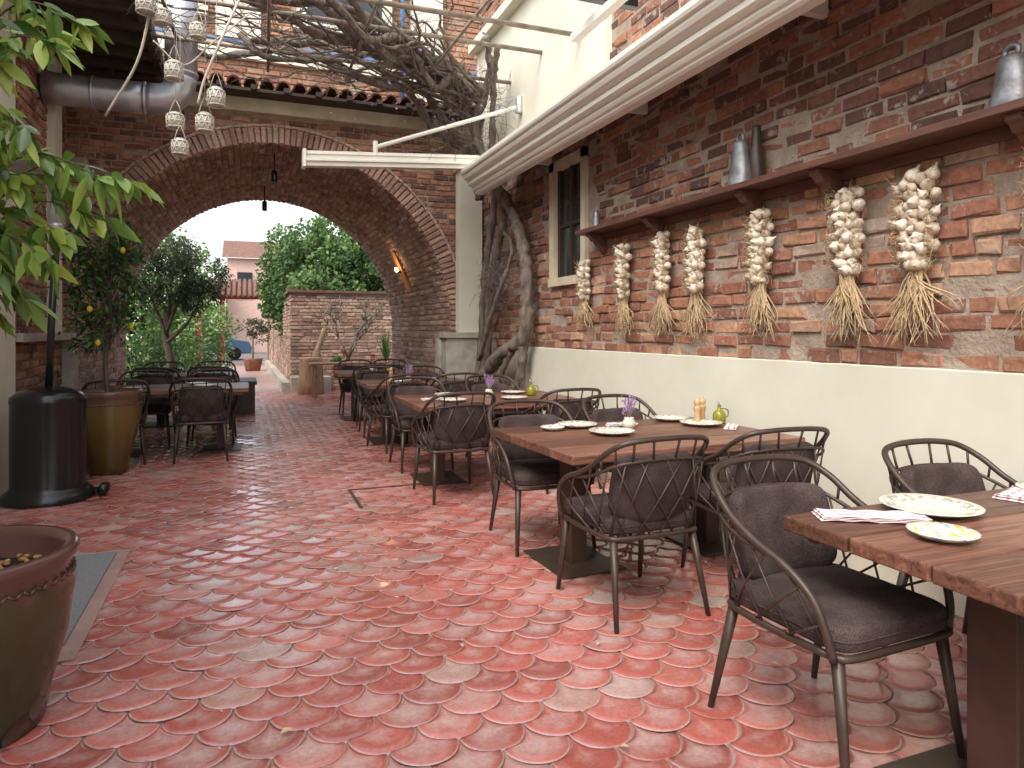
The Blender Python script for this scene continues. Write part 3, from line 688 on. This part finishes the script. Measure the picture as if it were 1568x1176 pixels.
# ------------------------------------------------------------------ awning
aw=empty('retractable_awning')
mb=MB()
pr=[(2.80,3.10),(2.72,3.10),(2.70,3.115),(2.70,3.135),(2.675,3.14),(2.66,3.16),(2.665,3.185),(2.63,3.19),(2.61,3.205),(2.605,3.235),(2.62,3.25),(2.585,3.26),(2.56,3.275),(2.545,3.30),(2.55,3.325),(2.52,3.33),(2.51,3.35),(2.51,3.385),(2.55,3.40),(2.80,3.46)]
k=len(pr); vs=[(a,-2,b) for a,b in pr]+[(a,8.2,b) for a,b in pr]
mb.add(vs,[tuple(range(k-1,-1,-1)),tuple(range(k,2*k))]+[(i,(i+1)%k,(i+1)%k+k,i+k) for i in range(k)])
mb.add([(2.79,-2,3.44),(W,-2,3.72),(W,8.2,3.72),(2.79,8.2,3.44)],[(0,1,2,3)]); mb.add([(2.79,-2,3.46),(W,-2,3.74),(W,8.2,3.74),(2.79,8.2,3.46)],[(3,2,1,0)])  # added cover sheets, cassette to wall, to shade the upper brickwork
for yy in (1.0,3.2,5.2,7.2): mb.box((2.79,yy,3.3),(W,yy+.05,3.4),0)
mb.obj('cassette_and_shade_cover',[M_white],parent=aw)
mb=MB()
A=Vector((2.75,8.22,3.50));B=Vector((.66,8.12,3.34))
def beam(a,b_,w,h,mi=0):
    d=(b_-a); L_=d.length; d.normalize(); s=d.cross(Z).normalized(); u=s.cross(d)
    M=Matrix((( d.x,s.x,u.x,a.x),(d.y,s.y,u.y,a.y),(d.z,s.z,u.z,a.z),(0,0,0,1)))
    mb.box((0,-w/2,-h/2),(L_,w/2,h/2),mi,M=M)
beam(A,B,.12,.17); beam(A+Vector((0,-.07,-.02)),B+Vector((0,-.07,-.02)),.03,.03); beam(A+Vector((0,-.065,.05)),B+Vector((0,-.065,.05)),.015,.015)
mb.box((.63,8.03,3.24),(.665,8.21,3.44),0)
mb.tube([(1.45,8.12,3.55),(3.27,8.02,4.22)],.025,10); mb.tube([(1.45,8.12,3.45),(1.45,8.12,3.62)],.03,8); mb.tube([(3.22,8.02,4.12),(3.22,8.02,4.32)],.05,8,1)
mb.obj('front_arm',[M_white,M_galv],parent=aw,bevel=.004)
mb=MB(); mb.box((1.3,4.55,3.86),(2.8,4.62,3.93),0); mb.box((2.45,2.0,3.72),(2.52,5.0,3.78),1)
mb.obj('glass_roof_beam',[M_black,M_white])

# ------------------------------------------------------------------ furniture
def make_chair():
    mb=MB()
    fr=[(.25,.22,.415),(.265,0,.415),(.25,-.2,.415),(.2,-.25,.415),(0,-.265,.415),(-.2,-.25,.415),(-.25,-.2,.415),(-.265,0,.415),(-.25,.22,.415),(-.21,.255,.415),(0,.26,.415),(.21,.255,.415),(.25,.22,.415)]
    mb.tube(cr(fr,4),.013,8,0)
    for s in (-1,1):
        mb.tube([(s*.235,.225,.42),(s*.262,.285,0)],[.021,.0115],10,0)
        mb.tube([(s*.225,-.225,.42),(s*.262,-.315,0)],[.021,.0115],10,0)
    half=[(.262,.235,.41),(.285,.225,.50),(.298,.185,.59),(.305,.09,.655),(.308,-.04,.70),(.302,-.16,.755),(.285,-.255,.825),(.235,-.325,.875),(.14,-.355,.893),(0,-.365,.898)]
    full=half+[(-x,y,z) for x,y,z in reversed(half[:-1])]
    rail=cr(full,5); mb.tube(rail,.0135,10,0)
    h2=[(.306,.0,.672),(.303,-.12,.695),(.288,-.225,.735),(.235,-.295,.775),(.14,-.328,.79),(0,-.337,.795)]
    f2=h2+[(-x,y,z) for x,y,z in reversed(h2[:-1])]
    rail2=cr(f2,6); mb.tube(rail2,.008,8,0)
    n2=len(rail2); n1=len(rail)
    def near(r,p): return min(r,key=lambda q:(Vector((q.x,q.y,0))-Vector((p.x,p.y,0))).length)
    for i in range(8,n2-7,5): 
        p=rail2[i]; q=near(rail,p); mb.tube([p,q],.006,6,0)
    seat=cr(fr[:9],5)
    K=26; lowp=[];upp=[]
    sl=seat; 
    for k in range(K+1):
        t=k/K; lowp.append(sl[int(t*(len(sl)-1))])
        idx=6+t*(n1-13); p=rail[int(idx)]
        if p.y<-.02: p=near(rail2,p)
        upp.append(p)
    for k in range(0,K-1,2):
        for (a,b_) in ((k,k+3),(k+3,k)):
            if max(a,b_)<=K:
                p,q=lowp[a],upp[b_]; m_=(p+q)/2; m_=m_+Vector((m_.x,m_.y,0)).normalized()*.012
                mb.tube([p,m_,q],.0048,6,0)
    mb.sup((0,.01,.467),(.26,.26,.048),.36,.26,1,nu=18,nv=44)
    mb.tube([(.26*(abs(math.cos(t))**.26)*math.copysign(1,math.cos(t)),.01+.26*(abs(math.sin(t))**.26)*math.copysign(1,math.sin(t)),.467) for t in [2*math.pi*i/64+.001 for i in range(65)]],.0035,5,1)
    M=Matrix.Rotation(-math.radians(-14),3,'X')
    mb.sup((0,-.265,.645),(.225,.045,.165),.38,.38,1,M=M,nu=18,nv=36,bend=1.1)
    return mb
chair0=make_chair().obj('dining_chair',[M_metal_dk,M_fab],loc=(1.90,1.83,0),rz=math.pi+.05)
def chair(x,y,far,r_=None): inst(chair0,'dining_chair',(x,y,0),(math.pi if far else 0)+(U(-.09,.09) if r_ is None else r_))
for c in ((2.85,1.9,1),(2.05,.72,0),(2.8,.72,0),(1.86,3.12,0,.03),(2.66,3.14,0,-.08),(1.86,4.24,1,-.06),(2.68,4.38,1,.1),
          (1.68,5.72,0,.04),(2.68,5.72,0),(1.72,7.0,1),(2.6,7.05,1),(1.72,8.2,0,.2),(2.4,8.2,0),(1.75,9.35,1),(2.4,9.35,1),
          (1.85,10.6,0),(1.8,11.8,1),(2.4,11.8,1),
          (-.42,8.36,0),(-1.25,8.38,0,.15),(-.35,9.5,1),(-1.1,9.5,1),(-.4,10.9,0),(-1.1,10.9,0),(-.4,12.1,1),(-1.15,12.1,1)): chair(*c)
def make_table(L_,D):
    mb=MB(); n=4; w=D/n
    for i in range(n):
        t=[.95,.3,.75,.1][i]; mb.box((-L_/2+U(-.008,.008),-D/2+i*w+.0035,.70),(L_/2+U(-.008,.008),-D/2+(i+1)*w-.0035,.75+U(-.0015,.0015)),0,(t,R(),R()))
    mb.box((-L_/2+.06,-D/2+.05,.665),(L_/2-.06,-D/2+.09,.699),0,(.1,0,0)); mb.box((-L_/2+.06,D/2-.09,.665),(L_/2-.06,D/2-.05,.699),0,(.1,0,0))
    for s in (-1,1):
        x=s*(L_/2-.30)
        mb.box((x-.055,-.075,.012),(x+.055,.075,.665),1,(.2,0,0)); mb.box((x-.05,-.4,.64),(x+.05,.4,.664),2)
        mb.box((x-.21,-.27,.004),(x+.21,.27,.016),2)
    return mb
t0=make_table(1.6,1.12).obj('wooden_dining_table',[M_table,M_darkwood,M_metal_dk],loc=(2.37,3.80,.004),rz=.04,bevel=.006)
inst(t0,'wooden_dining_table',(2.57,1.36,.004),0)
inst(t0,'wooden_dining_table',(2.22,6.35,.004),.0)
t1=make_table(1.35,.95).obj('wooden_dining_table',[M_table,M_darkwood,M_metal_dk],loc=(2.08,8.80,.004),bevel=.005)
inst(t1,'wooden_dining_table',(2.05,11.2,.004)); inst(t1,'wooden_dining_table',(-.75,11.5,.004))
t2=make_table(1.65,.95).obj('wooden_dining_table',[M_table,M_darkwood,M_metal_dk],loc=(-.75,8.92,.004),bevel=.005)
mb=MB(); mb.box((-.8,-.3,.70),(.8,.3,.74)); 
for a in (-.7,.7):
    for b_ in (-.22,.22): mb.box((a-.03,b_-.03,0),(a+.03,b_+.03,.70))
mb.obj('garden_table',[M_lwood],loc=(2.1,14.9,0),bevel=.005)
mb=MB(); mb.box((-.2,-.5,.0),(.2,.5,.5)); mb.box((-.23,-.53,.5),(.23,.53,.56)); mb.obj('wooden_planter_box',[M_darkwood],loc=(.0,12.9,0),bevel=.006)

TZ=.756
def plate(x,y,r,m=M_plate,z=TZ):
    mb=MB(); P=[(r*.5,0),(r*.55,.004),(r*.75,.007),(r*.98,.020),(r,.023),(r*.985,.025),(r*.76,.013),(r*.62,.009),(.001,.009)]
    mb.lathe(P,seg=48); return mb.obj('dinner_plate',[m],loc=(x,y,z))
def napkin(x,y,l,w,rz):
    mb=MB(); nx,ny=16,8
    for lay in range(3):
        vs=[]
        for i in range(nx+1):
            for j in range(ny+1):
                vs.append((-l/2+l*i/nx+.006*lay,-w/2+w*j/ny*(1-.05*lay),.004+.006*lay+.006*abs(math.sin(i*.7+lay))*(.4+.6*abs(math.sin(j+i*.3)))))
        mb.add(vs,[(i*(ny+1)+j,(i+1)*(ny+1)+j,(i+1)*(ny+1)+j+1,i*(ny+1)+j+1) for i in range(nx) for j in range(ny)],0,smooth=True)
    o=mb.obj('folded_napkin',[M_cloth],loc=(x,y,TZ),rz=rz); s=o.modifiers.new('s','SOLIDIFY'); s.thickness=.003
def vase(x,y,z=TZ,h=.07,col=M_flow_p,fh=.17):
    mb=MB(); mb.lathe([(.03,0),(.042,.02),(.045,.045),(.03,.065),(.034,.075),(.028,.075)],seg=20,mi=0)
    for _ in range(26):
        dx,dy=U(-.04,.04),U(-.04,.04); hh=fh*U(.7,1.25)
        mb.tube([(0,0,.06),(dx*.6,dy*.6,hh*.7),(dx,dy,hh)],.0012,3,2)
        for _ in range(6): mb.sup((dx+U(-.008,.008),dy+U(-.008,.008),hh+U(-.03,.01)),(.0045,.0045,.006),1,1,1,nu=4,nv=5)
    mb.obj('flower_vase',[M_plate2,col,M_straw],loc=(x,y,z))
def mill(x,y,h=.17):
    mb=MB()
    mb.lathe([(.026,0),(.028,.01),(.022,.035),(.019,.06),(.024,.085),(.027,.10),(.024,.115),(.015,.12),(.022,.13),(.026,.143),(.020,.16),(.008,.166),(.008,.172),(.004,.177)],seg=20); mb.obj('pepper_mill',[M_milln],loc=(x,y,TZ))
def oil(x,y):
    mb=MB(); mb.lathe([(.04,0),(.045,.01),(.045,.06),(.03,.085),(.013,.095),(.012,.12),(.016,.125)],seg=20,mi=0); mb.tube(cr([(.04,0,.03),(.075,0,.05),(.07,0,.09),(.02,0,.1)],4),.005,6,0); mb.tube([(0,0,.12),(.0,0,.14),(-.02,0,.155)],.006,6,1); mb.obj('oil_bottle',[M_oil,M_galv],loc=(x,y,TZ))
plate(2.30,1.77,.165); plate(2.03,1.52,.10,M_plate2); napkin(2.0,1.77,.34,.12,-.5); napkin(2.85,1.8,.3,.12,.3); plate(2.3,.98,.15); plate(3.0,1.75,.15)
plate(2.16,3.82,.145); plate(2.10,4.18,.135); plate(2.93,3.95,.145); plate(2.88,4.24,.13); plate(1.88,4.10,.08,M_plate2); napkin(1.96,4.2,.2,.08,.3); napkin(2.40,4.12,.2,.08,-.3); napkin(3.02,3.75,.16,.08,.8)
vase(2.38,3.98); mill(2.98,4.06); mill(3.05,4.10); oil(3.12,4.0)
plate(1.8,6.1,.13); plate(2.4,6.1,.13); plate(1.9,6.65,.13); plate(2.6,6.65,.13); vase(2.25,6.4); napkin(1.65,6.3,.2,.08,.2); oil(2.7,6.4)
plate(1.8,8.6,.12); plate(2.3,9.0,.12); vase(2.0,8.8,col=M_flow_p); vase(1.95,11.2,col=M_flow_r,fh=.22); mill(2.2,11.2); mill(1.8,8.95)
vase(2.0,14.9,z=.745,col=M_flow_r,fh=.2); plate(-.4,8.75,.12); plate(-1.1,8.7,.12); plate(-.5,9.15,.12)
mb=MB()
for x,y in ((.12,2.5),(2.05,2.3),(1.15,3.9),(.5,4.1),(2.35,2.55),(1.2,2.0),(-.3,5.4),(.2,6.8),(2.3,2.2),(.9,2.9),(1.45,2.7),(2.6,2.8),(.3,8.1),(1.2,7.3)):
    a=U(0,6.28); d=Vector((math.cos(a),math.sin(a),.2)); leaf(mb,Vector((x,y,.02)),d,Vector((-d.y,d.x,.1)),U(.03,.05),U(.018,.03),R())
mb.obj('fallen_leaves',[M_straw])

# ------------------------------------------------------------------ garden beyond
gw=empty('garden_brick_wall'); mb=MB()
mb.box((1.06,16.82,0),(7,17.1,2.3),1); mb.box((1.06,17.1,0),(1.35,34,2.3),1)
panel(mb,(1.04,16.8,.0),X,Z,-Y,6,2.3,L=.25,H=.08); panel(mb,(1.04,16.8,.0),Y,Z,-X,14,2.3,L=.25,H=.08)
mb.box((.98,16.74,2.3),(7,17.18,2.36),2); mb.box((.98,17.181,2.3),(1.42,34,2.36),2)
mb.box((.85,16.6,0),(1.03,30,.22),3); mb.box((1.03,16.3,0),(1.9,16.79,.35),3)
mb.obj('wall_brickwork',[M_brick2,M_mortar,M_rooft,M_stone],parent=gw)
def tree(name,base,h,blobs,n,l,w,m,trunk=[.1,.05],lo=0,hi=1,fill=.4):
    e=empty(name); mb=MB(); b_=Vector(base)
    mb.tube(cr([b_,b_+Vector((.08,0,h*.35)),b_+Vector((-.03,.05,h*.7)),b_+Vector((0,0,h))],4),[trunk[0]+(trunk[1]-trunk[0])*i/12 for i in range(13)],8,0,jit=.08)
    for c,r in blobs:
        c=Vector(c); s=b_+Vector((0,0,h*U(.6,.95))); mb.tube(cr([s,(s+c)/2+rv()*.1,c],4),[trunk[1]*.7]*4+[trunk[1]*.35]*5,6,0)
    mb.obj('trunk',[M_bark2],parent=e); lv=MB(); crown(lv,blobs,n,l,w,0,lo,hi,fill); lv.obj('leaves',[m],parent=e)
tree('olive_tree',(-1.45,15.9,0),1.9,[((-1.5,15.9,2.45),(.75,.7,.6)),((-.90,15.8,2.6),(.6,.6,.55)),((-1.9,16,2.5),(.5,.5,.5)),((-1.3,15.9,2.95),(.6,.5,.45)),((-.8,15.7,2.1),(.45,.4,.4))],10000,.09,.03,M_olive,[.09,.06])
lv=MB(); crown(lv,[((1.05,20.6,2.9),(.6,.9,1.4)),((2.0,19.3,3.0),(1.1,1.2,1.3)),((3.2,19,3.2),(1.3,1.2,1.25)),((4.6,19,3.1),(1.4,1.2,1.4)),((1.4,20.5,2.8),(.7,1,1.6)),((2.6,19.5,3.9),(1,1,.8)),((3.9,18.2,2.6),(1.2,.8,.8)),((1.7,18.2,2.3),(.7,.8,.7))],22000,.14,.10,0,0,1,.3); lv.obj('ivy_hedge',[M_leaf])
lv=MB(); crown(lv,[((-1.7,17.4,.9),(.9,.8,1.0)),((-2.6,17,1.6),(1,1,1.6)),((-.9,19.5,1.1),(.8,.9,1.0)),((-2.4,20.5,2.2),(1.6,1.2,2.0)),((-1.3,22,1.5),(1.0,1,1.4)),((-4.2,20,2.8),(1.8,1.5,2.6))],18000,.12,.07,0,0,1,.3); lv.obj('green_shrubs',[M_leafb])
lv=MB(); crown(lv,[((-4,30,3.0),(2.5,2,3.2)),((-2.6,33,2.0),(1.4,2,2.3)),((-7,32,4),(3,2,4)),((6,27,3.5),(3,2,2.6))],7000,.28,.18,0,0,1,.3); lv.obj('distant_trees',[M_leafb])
e=empty('bare_fig_tree'); mb=MB()
def br(p,d,l,r,dep):
    q=p+d*l; mb.tube([p,(p+q)/2+rv()*l*.06,q],[r,r*.85,r*.7],6,0)
    if dep>0:
        for _ in range(3): br(q,(d+rv()*.65+Vector((0,0,.25))).normalized(),l*U(.6,.85),r*.65,dep-1)
br(Vector((2.25,16.1,0)),Vector((0,0,1)),.75,.045,4); mb.obj('branches',[M_twig],parent=e)
mb=MB(); mb.lathe([(.28,0),(.27,.3),(.24,.75),(.25,.8),(.2,.82)],seg=16); mb.tube(cr([(.1,0,.7),(.15,0,1.0),(.3,.05,1.45)],4),[.09]*4+[.06]*5,8,0,jit=.15)
mb.obj('tree_stump',[simple('old_wood',(.45,.30,.18),(.26,.16,.10),.85,8,.6,.02,vscale=(3,3,.4))],loc=(1.42,15.9,0))
mb=MB(); mb.lathe([(.13,0),(.17,.2),(.19,.22),(.19,.25),(.16,.25)],seg=20,mi=0); crown(mb,[((0,0,.35),(.18,.18,.12))],300,.08,.05,1); mb.obj('potted_flowers',[M_red,M_leafb],loc=(2.05,15.85,.35))
mb=MB(); mb.lathe([(.16,0),(.2,.25),(.22,.28),(.18,.28)],seg=20,mi=0)
for _ in range(26):
    a=U(0,6.28); s=U(.1,.4); leaf(mb,Vector((0,0,.25)),Vector((math.cos(a)*s,math.sin(a)*s,1)).normalized(),Vector((-math.sin(a),math.cos(a),0)),U(.5,1.0),.07,U(.3,.9),1)
mb.obj('potted_agave',[M_rust,M_leafb],loc=(2.95,15.2,.4))
mb=MB(); mb.lathe([(.24,0),(.32,.4),(.34,.44),(.3,.44)],seg=20,mi=0); mb.tube([(0,0,.4),(0,0,1.2)],.03,6,1); crown(mb,[((0,0,1.5),(.5,.45,.35)),((.25,0,1.3),(.35,.4,.3))],1300,.09,.04,2); mb.obj('potted_olive',[M_rust,M_bark2,M_olive],loc=(.35,26,0))
mb=MB()
for x in (-1.6,-.75,1.2): mb.box((x-.09,30.0,0),(x+.09,30.2,2.7),0)
mb.box((-2.2,29.9,2.7),(2,30.3,2.85),0); mb.add([(-2.4,29.5,2.75),(2.4,29.5,2.75),(2.4,31.5,3.5),(-2.4,31.5,3.5)],[(0,1,2,3)],1)
for k in range(24): mb.tube([(-2.3+k*.2,29.45,2.80),(-2.3+k*.2,31.5,3.55)],.08,6,1)
mb.obj('entrance_gate',[M_red,M_rooft])
mb=MB(); mb.box((-.9,48,0),(9,56,6.1),0); mb.add([(-1.2,47.6,6.1),(9.4,47.6,6.1),(9.4,52,7.7),(-1.2,52,7.7)],[(0,1,2,3)],1)
for x in (-.3,1.6,3.6):
    mb.box((x,47.9,3.6),(x+.9,47.99,5.2),2); mb.box((x-.08,47.93,3.5),(x+.98,47.97,3.599),3)
mb.obj('pink_brick_house',[simple('distant_brick',(.62,.42,.36),(.52,.34,.28),.9,6),M_rooft,M_glass,M_creamb])
mb=MB(); mb.box((-12,46,0),(-.95,54,4.2),0)
for x in (-8,-5.5,-3): mb.box((x,45.93,1.0),(x+1.1,45.99,2.6),1)
mb.box((-12.2,45.7,4.2),(-.91,54.2,4.4),2); mb.obj('white_house',[M_cream,M_glass,M_stone])
mb=MB(); mb.box((4.0,24,0),(8,28,3.9),0); mb.add([(3.3,23.6,3.8),(8.5,23.6,3.8),(8.5,26,5.6),(4.3,26,5.6)],[(0,1,2,3)],1); mb.add([(3.3,23.6,3.8),(4.3,26,5.6),(3.3,28.4,3.8)],[(0,1,2)],1)
mb.obj('slate_roof_house',[M_cream,M_slate])
mb=MB()
pr=[(-2.1,.35),(-2.15,.7),(-1.9,.85),(-1.2,.95),(-.6,1.38),(.7,1.42),(1.4,1.0),(2.0,.9),(2.15,.6),(2.1,.32)]
k=len(pr); vs=[(a,-.82,b) for a,b in pr]+[(a,.82,b) for a,b in pr]; mb.add(vs,[tuple(range(k)),tuple(range(2*k-1,k-1,-1))]+[(i,i+k,(i+1)%k+k,(i+1)%k) for i in range(k)],0)
w=[(-1.05,.97),(-.58,1.32),(.65,1.35),(1.2,1.0)]; mb.add([(a,-.83,b) for a,b in w],[(0,1,2,3)],1)
for x in (-1.35,1.35):
    for s in (-.75,.75): mb.tube([(x,s-.1,.32),(x,s+.1,.32)],.32,18,2)
mb.obj('blue_car',[M_carp,M_glass,M_black],loc=(-1.7,37,0),bevel=.04)

# ------------------------------------------------------------------ light, world, camera
w=bpy.data.worlds.new('World'); sc.world=w; w.use_nodes=True; nt=w.node_tree; bg=nt.nodes['Background']
sky=nt.nodes.new('ShaderNodeTexSky'); sky.sky_type='NISHITA'; sky.sun_disc=False
sky.sun_elevation=math.radians(52); sky.sun_rotation=math.radians(230); sky.air_density=1.4; sky.dust_density=4
hs=nt.nodes.new('ShaderNodeHueSaturation'); hs.inputs['Saturation'].default_value=.45; hs.inputs['Value'].default_value=2.9
nt.links.new(sky.outputs[0],hs.inputs['Color']); nt.links.new(hs.outputs[0],bg.inputs['Color']); bg.inputs['Strength'].default_value=.15
sd=bpy.data.lights.new('sun','SUN'); sd.energy=.8; sd.angle=math.radians(30); sd.color=(1,.98,.95)
so=bpy.data.objects.new('sun',sd); sc.collection.objects.link(so)
az=math.radians(230); el=math.radians(52)
dirv=Vector((math.sin(az)*math.cos(el),math.cos(az)*math.cos(el),math.sin(el)))
so.rotation_euler=dirv.to_track_quat('Z','Y').to_euler()
cd=bpy.data.cameras.new('camera'); co=bpy.data.objects.new('camera',cd); sc.collection.objects.link(co); sc.camera=co
co.location=(0,0,1.4); co.rotation_euler=(math.radians(90),0,-math.atan(413/1060)); cd.lens=36*1060/1568; cd.sensor_width=36; cd.shift_y=-81/1568; cd.clip_end=2000; cd.clip_start=.05
sc.view_settings.view_transform='Standard'; sc.view_settings.look='None'; sc.view_settings.exposure=0
